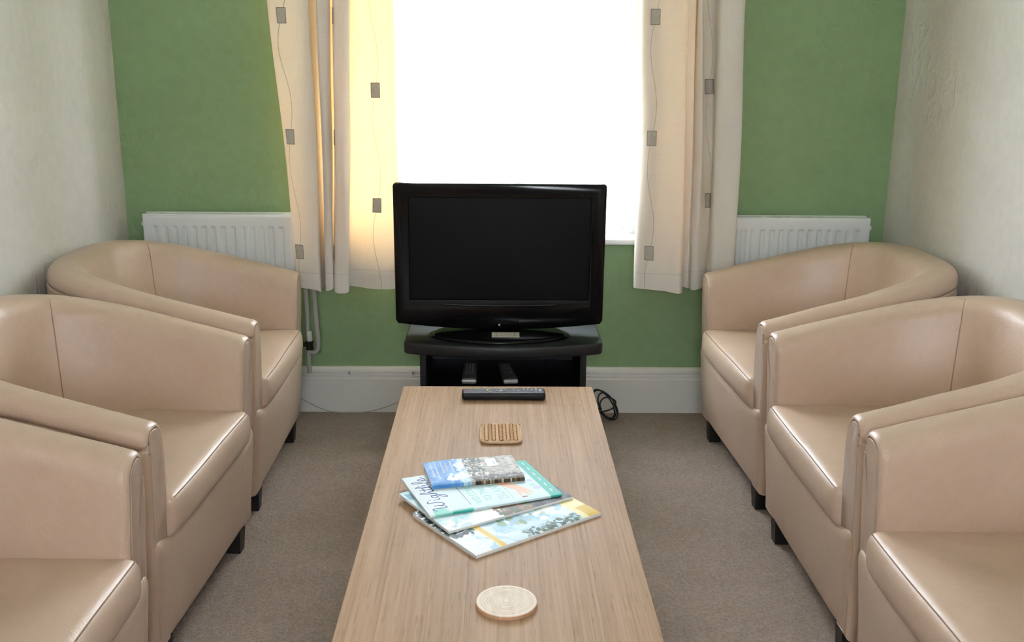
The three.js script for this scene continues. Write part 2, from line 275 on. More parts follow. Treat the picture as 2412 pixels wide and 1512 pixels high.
// ------------------------------------------------------------------ curtains
function pathAt(keys, n) { return new THREE.CatmullRomCurve3(keys.map(([x, z]) => V3(x, 0, z)), false, 'centripetal').getPoints(n); }
function curtain(top, bot, yT, yB, refT, refB, columns, label) {
  const n = (top.length - 1) * 10, rows = 48, all = [];
  for (let j = 0; j <= rows; j++) {
    const y = mixf(yB, yT, j / rows), k = (y - refB) / (refT - refB), sway = 0.004 * Math.sin(y * 7 + 1);
    all.push(pathAt(top.map(([x, z], i) => { const b = bot[i]; return [mixf(b[0], x, k) + sway * Math.sin(i * 1.9), mixf(b[1], z, k) + 0.006 * Math.sin(y * 5 + i * 1.3)]; }), n));
  }
  const mid = all[Math.floor(rows / 3)], arc = [0]; for (let i = 1; i <= n; i++) arc.push(arc[i - 1] + mid[i].distanceTo(mid[i - 1]));
  const L = arc[n], H = yT - yB, uOf = (k) => arc[Math.round(k * 10)];
  const tex = canvasTex(1024, 2048, (c, w, h) => {
    const S = w / L, T = h / H, Y = (y) => h - (y - yB) * T;
    c.fillStyle = 'rgb(252,247,240)'; c.fillRect(0, 0, w, h);
    for (let k = 0; k < 9000; k++) { c.fillStyle = rnd() < 0.5 ? 'rgba(255,252,242,0.10)' : 'rgba(215,204,184,0.10)'; const hz = rnd() < 0.5; c.fillRect(rnd() * w, rnd() * h, hz ? 40 : 1.5, hz ? 1.5 : 40); }
    c.fillStyle = 'rgba(205,194,172,0.45)'; c.fillRect(0, Y(yB + 0.062), w, 2);
    for (const [key, y0] of columns) {
      const u = uOf(key);
      c.strokeStyle = 'rgba(165,152,134,0.6)'; c.lineWidth = 2; c.beginPath();
      for (let y = yB; y <= yT; y += 0.01) { const ph = (y - y0) / 0.39 * Math.PI * 2, X = (u + 0.012 * Math.sin(ph)) * S; y === yB ? c.moveTo(X, Y(y)) : c.lineTo(X, Y(y)); }
      c.stroke();
    }
  });
  const face = new THREE.MeshPhysicalMaterial({ map: tex, roughness: 0.94, transmission: 0.25, thickness: 0, sheen: 0.2, specularIntensity: 0.15 });
  const lining = new THREE.MeshPhysicalMaterial({ color: srgb(252, 216, 152), roughness: 0.97, transmission: 0.5, thickness: 0, specularIntensity: 0.1 });
  const patchMat = M.patch;
  const hemMat = new THREE.MeshPhysicalMaterial({ color: srgb(236, 226, 205), roughness: 0.95, transmission: 0.35, thickness: 0, specularIntensity: 0.1 });
  const sheet = (off, j1, y1) => {
    const P = [];
    return grid(n, j1, (u, v, i, j) => {
      const r = all[j], a = r[Math.max(0, i - 1)], b = r[Math.min(n, i + 1)], tx = b.x - a.x, tz = b.z - a.z, l = Math.hypot(tx, tz) || 1;
      const y = mixf(yB, yT, j / rows) + (j === 0 ? 0.006 * Math.sin(i * 0.11) : 0);
      return [r[i].x + off * (tz / l), off ? y + (j === 0 ? 0.006 : 0) : y, r[i].z - off * (tx / l)];
    }, (u, v, i, j) => [arc[i] / L, j / rows]);
  };
  const cx = (bot[0][0] + bot[bot.length - 1][0]) / 2;
  const t = thing('curtain', label, 'curtain', [cx, yB, 0.1]);
  const add = (nm, g, m) => { g.translate(-cx, -yB, -0.1); return obj(nm, g, m, t); };
  add('face_fabric', sheet(0, rows), face);
  add('lining', sheet(0.004, rows), lining);
  add('hem', sheet(0.002, 2), hemMat);
  const at = (fi, y, off) => { // a point on the cloth, lifted to the room side
    const fj = clamp((y - yB) / H * rows, 0, rows - 1e-3), j0 = Math.floor(fj), kj = fj - j0, i0 = clamp(Math.floor(fi), 1, n - 2), ki = fi - i0;
    const P = (i) => all[j0][i].clone().lerp(all[j0 + 1][i], kj), a = P(i0), b = P(i0 + 1), c = P(i0 - 1), d = P(i0 + 2), p = a.clone().lerp(b, ki), tx = d.x - c.x, tz = d.z - c.z, l = Math.hypot(tx, tz) || 1;
    return [p.x - off * tz / l, y, p.z + off * tx / l];
  };
  for (const [key, y0] of columns) for (let y = y0 - 0.39 * 3; y < yT - 0.05; y += 0.39) {
    if (y < yB + 0.03) continue;
    const ii = Math.round(key * 10), rj = all[clamp(Math.round((y - yB) / H * rows), 0, rows)], step = rj[ii + 2].distanceTo(rj[ii - 2]) / 4, half = clamp(0.0155 / step, 1, 12);
    const pts = []; for (let a = 0; a <= 8; a++) pts.push(a);
    add('square_patch', grid(8, 4, (u, v) => at(ii + (u * 2 - 1) * half, y + (v - 0.5) * 0.05 + 0.002 * Math.sin(y * 9), 0.0016)), patchMat);
  }
}
const leftTop = [[-0.748, 0.115], [-0.752, 0.128], [-0.69, 0.14], [-0.635, 0.145], [-0.619, 0.138], [-0.622, 0.1], [-0.612, 0.072], [-0.59, 0.068], [-0.575, 0.075], [-0.583, 0.1], [-0.596, 0.125], [-0.586, 0.15], [-0.565, 0.152], [-0.553, 0.142], [-0.56, 0.105], [-0.567, 0.085], [-0.552, 0.066], [-0.53, 0.066], [-0.512, 0.075], [-0.52, 0.11], [-0.54, 0.135], [-0.528, 0.165], [-0.5, 0.168], [-0.487, 0.155], [-0.492, 0.115], [-0.497, 0.09], [-0.475, 0.08], [-0.43, 0.092], [-0.38, 0.1], [-0.352, 0.105]];
const narrow = [[-0.76, -0.705], [-0.752, -0.697], [-0.69, -0.672], [-0.619, -0.613], [-0.553, -0.574], [-0.54, -0.57], [-0.487, -0.517], [-0.475, -0.503], [-0.43, -0.44], [-0.38, -0.38], [-0.35, -0.325], [-0.3, -0.28]];
const leftBottom = leftTop.map(([x, z]) => { let i = 0; while (narrow[i + 1][0] < x) i++; const [a, b] = narrow[i], [c, d] = narrow[i + 1]; return [b + (d - b) * (x - a) / (c - a), z]; });
curtain(leftTop, leftBottom, 2.2, 0.49, 1.455, 0.495, [[1.7, 1.405], [20.3, 1.405], [27.3, 1.17]], 'cream lined curtain with grey squares, left of window, glowing with daylight');
curtain(
  [[0.478, 0.03], [0.466, 0.13], [0.51, 0.155], [0.56, 0.15], [0.605, 0.16], [0.614, 0.14], [0.613, 0.1], [0.622, 0.105], [0.645, 0.115], [0.65, 0.07], [0.653, 0.105], [0.668, 0.12], [0.675, 0.075], [0.7, 0.065], [0.718, 0.07], [0.722, 0.13], [0.765, 0.145], [0.802, 0.14], [0.808, 0.115]],
  [[0.492, 0.04], [0.481, 0.13], [0.525, 0.155], [0.58, 0.15], [0.63, 0.16], [0.642, 0.14], [0.641, 0.1], [0.648, 0.105], [0.665, 0.115], [0.672, 0.085], [0.68, 0.105], [0.7, 0.12], [0.735, 0.075], [0.738, 0.065], [0.741, 0.07], [0.745, 0.13], [0.78, 0.145], [0.82, 0.14], [0.826, 0.115]],
  2.2, 0.495, 1.455, 0.5, [[1.9, 1.41], [13.2, 1.19]], 'cream lined curtain with grey squares hanging right of window');
{
  const t = thing('curtain_pole', 'white curtain pole above the window', 'curtain pole', [0.03, 2.2, 0.105]);
  obj('pole', cyl(0, 0.02, 0, 0.014, 1.9, 'x'), M.white, t);
  for (const s of [-1, 1]) { obj('finial', new THREE.SphereGeometry(0.026, 16, 12).translate(s * 0.965, 0.02, 0), M.white, t); obj('bracket', rbox(s * 0.85 - 0.01, s * 0.85 + 0.01, 0.01, 0.03, -0.105, 0, 0.003), M.white, t); }
}
{ // lace net hanging in the reveal
  const x0 = WX0 + 0.01, x1 = 0.452, y1 = 2.1, L = x1 - x0, H = y1 - NET_Y0;
  const folds = (x) => 0.012 * Math.sin(x * 52 + 1.5 * Math.sin(x * 9)) + 0.006 * Math.sin(x * 117 + 1);
  const tex = canvasTex(1024, 1536, (c, w, h) => {
    c.clearRect(0, 0, w, h);
    c.fillStyle = 'rgba(255,255,255,0.24)'; c.fillRect(0, 0, w, h);
    const S = w / L, cell = 0.14 * S;
    c.strokeStyle = 'rgba(255,255,255,0.75)'; c.lineWidth = 5;
    const flower = (x, y, r) => { for (let k = 0; k < 6; k++) { const a = k * Math.PI / 3; c.beginPath(); c.ellipse(x + Math.cos(a) * r * 0.6, y + Math.sin(a) * r * 0.6, r * 0.42, r * 0.26, a, 0, 7); c.fillStyle = 'rgba(255,255,255,0.7)'; c.fill(); } c.beginPath(); c.arc(x, y, r * 0.22, 0, 7); c.fillStyle = 'rgba(255,255,255,0.9)'; c.fill(); };
    for (let j = 0; j * cell < h; j++) for (let i = 0; i * cell < w + cell; i++) {
      const x = (i + (j % 2) * 0.5) * cell, y = j * cell + cell / 2; flower(x, y, cell * 0.2);
      c.beginPath(); c.moveTo(x, y + cell * 0.2); c.bezierCurveTo(x + cell * 0.3, y + cell * 0.3, x - cell * 0.2, y + cell * 0.5, x + cell * 0.25, y + cell * 0.8); c.stroke();
    }
    c.fillStyle = 'rgba(255,255,255,0.6)'; c.fillRect(0, h - 0.12 * S, w, 0.12 * S);
    for (let x = 0; x < w; x += 0.06 * S) for (let k = 0; k < 3; k++) { c.beginPath(); c.arc(x + 0.03 * S, h - 0.06 * S, (0.012 + 0.008 * k) * S, 0, 7); c.strokeStyle = 'rgba(255,255,255,0.95)'; c.stroke(); }
    c.globalCompositeOperation = 'destination-out';
    for (let x = 0; x < w; x += 0.016 * S) { c.beginPath(); c.ellipse(x, h - 0.018 * S, 0.0045 * S, 0.003 * S, 0, 0, 7); c.fillStyle = 'rgba(0,0,0,1)'; c.fill(); }
    c.globalCompositeOperation = 'source-over';
  });
  const mat = new THREE.MeshPhysicalMaterial({ map: tex, transparent: true, roughness: 0.9, transmission: 0.55, thickness: 0, specularIntensity: 0.1, side: THREE.DoubleSide });
  const g = grid(150, 20, (u, v) => { const x = x0 + L * u; return [x, NET_Y0 + H * v - (v === 0 ? 0.007 * Math.abs(Math.sin(u * 44)) : 0), -0.045 + folds(x) * (1 - 0.3 * v)]; }, (u, v) => [u, v]);
  tag(obj('net_curtain', g, mat), 'white lace net curtain hanging inside the window behind television', 'net curtain');
}

// ------------------------------------------------------------------ tub chairs
function makeChairParts() {
  const W = 0.715, D = 0.636, ZS = 0.24, A = W / 2, B = D - ZS, RF = 0.018;
  const rim = (q) => 0.578 + 0.130 * (1 - Math.pow(1 - clamp(q / D, 0, 1), 1.3));
  // plan: arm, rounded back, arm
  const plan = [];
  const nA = 16, nB = 64;
  for (let i = 0; i <= nA; i++) plan.push([-A, -RF - (ZS - RF) * i / nA, -1, 0]);
  for (let i = 1; i < nB; i++) {
    const a = Math.PI * i / nB, cx = -Math.cos(a), sz = -Math.sin(a), e = 0.72;
    const X = A * Math.sign(cx) * Math.pow(Math.abs(cx), e), Z = -ZS + B * Math.sign(sz) * Math.pow(Math.abs(sz), e);
    const nx = cx / A, nz = sz / B, l = Math.hypot(nx, nz); plan.push([X, Z, nx / l, nz / l]);
  }
  for (let i = nA; i >= 0; i--) plan.push([A, -RF - (ZS - RF) * i / nA, 1, 0]);
  // put extra stations round the two inner back seams
  const seamAt = [nA + 13, nA + nB - 13], st = [];
  plan.forEach((p, i) => {
    if (!seamAt.includes(i)) { st.push([...p, 0]); return; }
    const a = plan[i - 1], b = plan[i + 1], mixp = (f) => { const o = f < 0 ? a : b, k = Math.abs(f); return p.map((c, m) => mixf(c, o[m], k)); };
    for (const [f, g] of [[-0.3, 0], [-0.1, 0], [-0.05, 1], [0.05, 1], [0.1, 0], [0.3, 0]]) st.push([...mixp(f), g]);
  });
  const profile = (q, back) => { // (outward, up) from the outer foot, over the top, down inside
    const H = rim(q), t = 0.088 + 0.02 * back, rec = 0.012 + 0.05 * back, P = [];
    P.push([-0.03, 0.066], [-0.022, 0.067], [-0.018, 0.074]);
    for (const y of [0.12, 0.2, 0.28, 0.36, 0.43]) P.push([-0.018 * (1 - sstep(0.06, 0.5, y)) + 0.002, y]);
    P.push([0.003, H - 0.075], [0.003, H - 0.055], [0.002, H - 0.0475], [-0.006, H - 0.0462], [-0.006, H - 0.0448], [0.002, H - 0.0435], [0.002, H - 0.034]);
    for (let k = 1; k <= 6; k++) { const a = k / 6 * Math.PI / 2; P.push([-0.032 + 0.032 * Math.cos(a), H - 0.028 + 0.028 * Math.sin(a)]); }
    for (let k = 0; k <= 7; k++) { const a = Math.PI / 2 + k / 7 * Math.PI / 2; P.push([-t + 0.046 + 0.046 * Math.cos(a), H - 0.05 + 0.05 * Math.sin(a)]); }
    for (const k of [0.12, 0.28, 0.45, 0.65, 0.85, 1]) { const y = mixf(H - 0.05, 0.29, k); P.push([-t - rec * k - 0.006 * Math.sin(k * Math.PI), y]); }
    P.push([-t - rec, 0.15], [-t - rec, 0.08], [-t - rec + 0.01, 0.066]);
    return P;
  };
  const innerFrom = 27, rings = [], uvs = [];
  const put = (x, z, nx, nz, P, dz = 0, groove = 0) => {
    const ring = P.map(([o, y], k) => {
      const w = 0.0024 * wob(x * 1.3 + k * 0.02, y, z, 2); let off = o + w;
      if (groove && k > innerFrom - 6 && k < P.length - 3) off += 0.0028 * groove;
      const zz = z + nz * off + dz; return [x + nx * off, y, zz - 0.024 * (1 - clamp(y / 0.5, 0, 1)) * sstep(-0.25, -0.02, zz)];
    });
    rings.push(ring);
  };
  const inset = (P, d) => P.map((p, k) => {
    const a = P[(k + P.length - 1) % P.length], b = P[(k + 1) % P.length]; let nx = b[1] - a[1], ny = -(b[0] - a[0]); const l = Math.hypot(nx, ny) || 1;
    return [p[0] - nx / l * d, p[1] - ny / l * d];
  });
  const P0 = profile(RF, 0), caps = [[0, 0.018], [0, 0.0162], [-0.006, 0.0156], [-0.006, 0.0144], [0, 0.0138], [-0.0008, RF * 0.62], [-RF * 0.08, RF * 0.45], [-RF * 0.3, RF * 0.22], [-RF * 0.62, RF * 0.06]];
  for (const [dz, ins] of caps) put(-A, 0, -1, 0, inset(P0, ins), dz);
  for (const [x, z, nx, nz, g] of st) { const back = sstep(0.12, 0.5, -z); put(x, z, nx, nz, profile(-z, back), 0, g); }
  for (const [dz, ins] of caps.slice().reverse()) put(A, 0, 1, 0, inset(P0, ins), dz);
  const nP = P0.length, pos = [], uv = [], idx = []; let s = 0;
  rings.forEach((r, i) => {
    if (i) s += Math.hypot(r[14][0] - rings[i - 1][14][0], r[14][2] - rings[i - 1][14][2]);
    let c = 0; for (let k = 0; k <= nP; k++) { const p = r[k % nP]; if (k) { const b = r[k - 1]; c += Math.hypot(p[0] - b[0], p[1] - b[1], p[2] - b[2]); } pos.push(...p); uv.push(s, c); }
  });
  for (let i = 0; i < rings.length - 1; i++) for (let k = 0; k < nP; k++) { const a = i * (nP + 1) + k, b = a + 1, c = a + nP + 1, d = c + 1; idx.push(a, c, b, b, c, d); }
  for (const [ri, f] of [[0, 1], [rings.length - 1, -1]]) {
    const r = rings[ri], c = pos.length / 3, m = [0, 1, 2].map((a) => r.reduce((q, p) => q + p[a], 0) / nP); pos.push(...m); uv.push(0, 0);
    for (let k = 0; k < nP; k++) { const a = ri * (nP + 1) + k, b = a + 1; f > 0 ? idx.push(c, a, b) : idx.push(c, b, a); }
  }
  const shell = new THREE.BufferGeometry(); shell.setAttribute('position', new THREE.Float32BufferAttribute(pos, 3)); shell.setAttribute('uv', new THREE.Float32BufferAttribute(uv, 2)); shell.setIndex(idx); shell.computeVertexNormals();
  // front panel below the cushion, lapping over the arm fronts
  const rail = softBox(0.69, 0.25, 0.07, 0.026, [40, 16, 8], (v) => {
    const e = Math.abs(v.x) / 0.345; const k = v.y / 0.125;
    if (v.z > 0) v.z += 0.010 * (1 - Math.pow(e, 4)) * (1 - k * k * 0.6);
    if (v.y > 0) v.y += (0.018 * sstep(0.72, 0.98, e) - 0.006 * (1 - e * e)) * k;
    v.x *= 1 + 0.018 * k;
    v.z += 0.0012 * wob(v.x, v.y, v.z, 5) + 0.012 * k;
  });
  rail.translate(0, 0.066 + 0.125, -0.047);
  const cw = W - 2 * 0.088, cd = 0.53;
  const cush = (v) => {
    const zl = -v.z + cd / 2, q = clamp((zl - 0.22) / (cd - 0.18), 0, 0.97), k = v.y / 0.049, ex = clamp(Math.abs(v.x) / (cw / 2), 0, 1), ez = clamp(Math.abs(v.z) / (cd / 2), 0, 1);
    if (k > 0) v.y += 0.014 * k * (1 - Math.pow(ex, 3)) * (1 - Math.pow(ez, 4));
    if (v.z > cd / 2 - 0.06) v.z += 0.010 * (1 - k * k) * (1 - Math.pow(ex, 6)) * sstep(cd / 2 - 0.06, cd / 2, v.z);
    if (k < 0 && v.z > cd / 2 - 0.05) v.z -= 0.014 * k * k * sstep(cd / 2 - 0.05, cd / 2, v.z);
    v.x *= Math.sqrt(1 - q * q) * 0.98 + 0.02; v.y += 0.002 * wob(v.x, v.y, v.z, 8); v.x += 0.001 * wob(v.z, v.x, v.y, 3);
  };
  const seat = softBox(cw + 0.006, 0.098, cd, 0.021, [36, 12, 32], cush); seat.translate(0, 0.350, -cd / 2 + 0.012);
  const pp = []; for (let i = 0; i <= 40; i++) { const v = V3((i / 20 - 1) * (cw / 2 - 0.012), 0.0438, cd / 2 - 0.0065); cush(v); pp.push([v.x, v.y + 0.350, v.z - cd / 2 + 0.012]); }
  const piping = tube(pp, 0.0014, 80, 6);
  const legG = new THREE.CylinderGeometry(0.033, 0.026, 0.07, 4, 1); legG.rotateY(Math.PI / 4); const leg = toCreasedNormals(legG.toNonIndexed(), 0.5);
  return { shell, rail, seat, piping, leg };
}
const CP = makeChairParts();
function tubChair(x, z, r, side, label) {
  const t = thing('tub_chair', label, 'armchair', [x, 0, z], side > 0 ? Math.atan2(-Math.cos(r), Math.sin(r)) : Math.atan2(Math.cos(r), Math.sin(r)), 'cream leather tub chairs along both walls');
  obj('shell', CP.shell, M.leather, t);
  obj('front_panel', CP.rail, M.leather, t);
  const c = obj('seat_cushion', CP.seat, M.leather, t); obj('stitching', CP.piping, M.thread, c);
  for (const [a, b] of [[-0.27, -0.05], [0.27, -0.05], [-0.2, -0.5], [0.2, -0.5]]) { const l = obj('leg', CP.leg, M.blackWood, t); l.position.set(a, 0.035, b); }
}
tubChair(0.711, 0.572, 0.049, 1, 'cream leather tub chair in the far right corner, below the right radiator');
tubChair(0.728, 1.33, 0.01, 1, 'middle cream leather tub chair of the three on the right');
tubChair(0.736, 2.068, 0.02, 1, 'nearest cream leather tub chair on the right, cut off by the frame');
tubChair(-0.664, 0.585, -0.005, -1, 'cream leather tub chair in the far left corner, below the left radiator');
tubChair(-0.666, 1.388, 0.055, -1, 'middle cream leather tub chair of the three on the left');
tubChair(-0.672, 2.18, 0.02, -1, 'nearest cream leather tub chair on the left, cut off by the frame');

// ------------------------------------------------------------------ television and stand
{
  const cx = 0.016, zb = 0.16, H = 0.41;
  const t = thing('tv_stand', 'black wood television stand with bowed top and open shelf', 'tv stand', [cx, 0, 0.36]);
  const z0 = zb - 0.36, zc = 0.505 - 0.36;
  const s = new THREE.Shape(); // plan (x, -z)
  s.moveTo(-0.305, -z0); s.lineTo(0.305, -z0); s.lineTo(0.305, -zc + 0.01); s.quadraticCurveTo(0.305, -zc, 0.295, -zc - 0.003);
  for (let i = 1; i < 20; i++) { const x = 0.295 - 0.59 * i / 20; s.lineTo(x, -zc - 0.003 - 0.05 * (1 - (x / 0.295) ** 2)); }
  s.lineTo(-0.295, -zc - 0.003); s.quadraticCurveTo(-0.305, -zc, -0.305, -zc + 0.01);
  const tg = new THREE.ExtrudeGeometry(s, { depth: 0.024, bevelEnabled: true, bevelSize: 0.010, bevelThickness: 0.008, bevelSegments: 4, curveSegments: 8 }); tg.rotateX(-Math.PI / 2); tg.translate(0, H - 0.032, 0); boxUV(tg);
  obj('top_board', toCreasedNormals(tg, 0.6), M.ash, t);
  for (const q of [-1, 1]) obj('side_panel', rbox(q > 0 ? 0.245 : -0.265, q > 0 ? 0.265 : -0.245, 0.02, H - 0.04, z0 + 0.01, zc - 0.005, 0.002), M.ash, t);
  obj('back_panel', box(-0.245, 0.245, 0.02, H - 0.04, z0 + 0.012, z0 + 0.02), M.ash, t);
  obj('shelf', rbox(-0.245, 0.245, 0.235, 0.253, z0 + 0.02, zc - 0.01, 0.002), M.ash, t);
  obj('base_board', rbox(-0.265, 0.265, 0.0, 0.04, z0 + 0.01, zc + 0.01, 0.004), M.ash, t);
}
{
  const cx = 0.003, zt = 0.42, y0 = 0.41;
  const t = thing('television', 'flat screen television with glossy black frame on the black stand', 'television', [cx, y0, zt]);
  const f = new THREE.Shape();
  const yt = 0.484, yb = 0.042, wt = 0.331, wb = 0.329;
  f.moveTo(-wt + 0.006, yt); f.lineTo(wt - 0.006, yt); f.quadraticCurveTo(wt, yt, wt, yt - 0.006); f.lineTo(wb, yb + 0.008);
  for (let i = 0; i <= 24; i++) { const x = wb - 0.006 - 2 * (wb - 0.006) * i / 24; f.lineTo(x, yb - 0.02 * (1 - (x / wb) ** 2)); }
  f.lineTo(-wb, yb + 0.008); f.lineTo(-wt, yt - 0.006); f.quadraticCurveTo(-wt, yt, -wt + 0.006, yt);
  const h = new THREE.Path(); h.moveTo(-0.29, 0.447); h.lineTo(-0.29, 0.112); h.lineTo(0.29, 0.112); h.lineTo(0.29, 0.447); h.lineTo(-0.29, 0.447); f.holes.push(h);
  const g = new THREE.ExtrudeGeometry(f, { depth: 0.03, bevelEnabled: true, bevelSize: 0.004, bevelThickness: 0.004, bevelSegments: 4, curveSegments: 6 }); g.translate(0, 0, -0.03);
  obj('bezel', toCreasedNormals(g, 0.7), M.gloBlack, t);
  obj('screen', box(-0.292, 0.292, 0.11, 0.449, -0.012, -0.006), M.screen, t);
  const lip = []; for (let i = 0; i <= 20; i++) { const x = -0.18 + 0.36 * i / 20; lip.push([x, 0.101 - 0.004 * (1 - (x / 0.18) ** 2), 0.0045]); }
  obj('speaker_lip', tube(lip, 0.003, 40, 6), M.gloBlack, t);
  obj('back_housing', softBox(0.6, 0.42, 0.07, 0.025, [10, 10, 8]).translate(0, 0.27, -0.062), M.satBlack, t);
  obj('emblem', cyl(0, 0.034, 0.0045, 0.0035, 0.002, 'z', 14), M.pipe, t);
  obj('neck', softBox(0.14, 0.09, 0.04, 0.012, [8, 8, 8]).translate(0, 0.05, -0.05), M.gloBlack, t);
  const lp = [[0.0001, 0.0], [0.985, 0.0], [1, 0.25], [0.985, 0.55], [0.93, 0.8], [0.7, 1.0], [0.3, 1.15], [0.0001, 1.2]].map(([a, b]) => new THREE.Vector2(a, b * 0.013));
  const bg = new THREE.LatheGeometry(new THREE.SplineCurve(lp).getPoints(40).map((p) => new THREE.Vector2(Math.max(p.x, 0.0001), Math.max(0, p.y))), 64); bg.scale(0.215, 1, 0.118); bg.computeVertexNormals();
  const base = obj('base', bg, M.gloBlack, t);
  const lab = new THREE.MeshStandardMaterial({ roughness: 0.6, map: canvasTex(256, 96, (c, w, hh) => { c.fillStyle = 'rgb(208,202,190)'; c.fillRect(0, 0, w, hh); c.fillStyle = 'rgb(96,92,88)'; for (const [a, b] of [[34, 22], [34, 62], [200, 22], [200, 62]]) c.fillRect(a, b, 22, 9); c.fillStyle = 'rgba(150,146,138,0.7)'; for (let k = 0; k < 4; k++) c.fillRect(70, 26 + k * 12, 116, 3); }) });
  const lg = new THREE.BoxGeometry(0.088, 0.0012, 0.046); obj('label_sticker', lg, lab, base).position.set(0.02, 0.0152, 0.058); base.children[0].rotation.x = 0.03;
  base.children[0].rotation.x = 0.06;
}
// ------------------------------------------------------------------ remotes
function remote(name, label, [x, y, z], turn, L, w, h, mat, detail) {
  const t = thing(name, label, 'remote control', [x, y, z], turn);
  obj('body', softBox(L, h, w, h * 0.38, [24, 8, 10], (v) => { const k = v.x / L; v.z *= 1 + 0.14 * k; if (v.y < 0) v.y *= 1 + 0.3 * sstep(0.05, 0.4, k); }).translate(0, h / 2 + 0.0032, 0), mat, t);
  const top = h + 0.003;
  if (detail) {
    const b = [], ring = []; const dot = (bx, bz, r) => { const g = new THREE.CylinderGeometry(r * 0.85, r, 0.0018, 10); g.translate(bx, top + 0.0004, bz); return g; };
    for (let i = 0; i < 4; i++) for (let j = 0; j < 3; j++) b.push(dot(0.052 + i * 0.0105, -0.012 + j * 0.0105, 0.0026));
    for (let i = 0; i < 2; i++) for (let j = 0; j < 2; j++) b.push(dot(0.026 + i * 0.012, -0.008 + j * 0.012, 0.0034));
    for (let i = 0; i < 3; i++) for (let j = 0; j < 4; j++) b.push(dot(-0.078 + i * 0.011, -0.013 + j * 0.0088, 0.0022));
    const km = new THREE.MeshStandardMaterial({ color: srgb(150, 152, 155), roughness: 0.5 });
    const bo = obj('number_buttons', b, km, t); bo.userData.kind = 'stuff';
    const rg = new THREE.TorusGeometry(0.011, 0.0018, 8, 28); rg.rotateX(Math.PI / 2); rg.translate(-0.006, top + 0.0004, 0); obj('navigation_ring', rg, km, t);
    obj('select_button', dot(-0.006, 0, 0.005), km, t);
    for (const [bx, bz, col, lb] of [[-0.092, 0.006, [190, 40, 45], 'red power button'], [-0.036, 0.013, [200, 35, 60], 'red button'], [-0.041, 0.004, [70, 150, 60], 'green button'], [-0.041, -0.004, [225, 190, 60], 'yellow button'], [-0.036, -0.013, [90, 150, 190], 'blue button']]) {
      const m = obj('coloured_button', dot(bx, bz, 0.0036), new THREE.MeshStandardMaterial({ color: srgb(...col), roughness: 0.4 }), t); m.userData.label = lb;
    }
    obj('name_print', box(0.092, 0.0965, top - 0.0004, top + 0.0004, -0.009, 0.009), km, t);
  } else {
    const b = []; for (let i = 0; i < 8; i++) for (let j = 0; j < 3; j++) b.push(rbox(-L * 0.38 + i * L * 0.085, -L * 0.38 + i * L * 0.085 + 0.006, top - 0.0006, top + 0.0012, -0.013 + j * 0.010, -0.007 + j * 0.010, 0.0005, 1));
    const bo = obj('buttons', b, new THREE.MeshStandardMaterial({ color: srgb(120, 120, 120), roughness: 0.5 }), t); bo.userData.kind = 'stuff';
    obj('end_cap', softBox(0.009, h * 0.9, w * 1.06, h * 0.36, [8, 8, 8]).translate(L / 2 + 0.001, h * 0.45 + 0.003, 0), new THREE.MeshStandardMaterial({ color: srgb(190, 192, 194), roughness: 0.35, metalness: 0.3 }), t);
  }
}
const TT = 0.43;
remote('remote_control', 'black remote control with coloured buttons lying across the far table end', [0.013, TT, 1.113], 0.03, 0.215, 0.046, 0.019, M.satBlack, true);
const greyPlastic = new THREE.MeshStandardMaterial({ color: srgb(112, 112, 114), roughness: 0.45 });
remote('remote_control', 'grey remote control on the stand shelf, left one of two', [-0.094, 0.253, 0.372], -Math.PI / 2, 0.18, 0.046, 0.018, greyPlastic, false);
remote('remote_control', 'dark grey silver-tipped remote control on the stand shelf, right one of two', [0.03, 0.253, 0.372], -Math.PI / 2 + 0.12, 0.18, 0.046, 0.018, new THREE.MeshStandardMaterial({ color: srgb(84, 84, 86), roughness: 0.45 }), false);

// ------------------------------------------------------------------ coffee table and what lies on it
{
  const x0 = -0.2539, x1 = 0.2511, z0 = 1.0124, z1 = 2.33, cz = (z0 + z1) / 2;
  const t = thing('coffee_table', 'long oak coffee table in the middle of the room', 'table', [0, 0, cz]);
  const wood = (a, b, c, d, e, f, along) => { const g = rbox(a, b, c, d, e, f, 0.0015, 2), p = g.attributes.position, n = g.attributes.normal, uv = g.attributes.uv; for (let i = 0; i < p.count; i++) { const vert = Math.abs(n.getY(i)) < 0.6; uv.setXY(i, (along === 'y' ? p.getX(i) + p.getZ(i) : p.getX(i) + (vert ? p.getY(i) : 0)) * 1.25, (along === 'y' ? p.getY(i) : p.getZ(i)) * 0.6); } return g; };
  obj('table_top', wood(x0, x1, TT - 0.035, TT, z0 - cz, z1 - cz), M.oak, t);
  for (const [a, b] of [[x0 + 0.004, z0 - cz + 0.004], [x1 - 0.064, z0 - cz + 0.004], [x0 + 0.004, z1 - cz - 0.064], [x1 - 0.064, z1 - cz - 0.064]]) obj('leg', wood(a, a + 0.06, 0, TT - 0.035, b, b + 0.06, 'y'), M.oak, t);
  obj('lower_shelf', wood(x0 + 0.02, x1 - 0.02, 0.13, 0.148, z0 - cz + 0.03, z1 - cz - 0.03), M.oak, t);
}
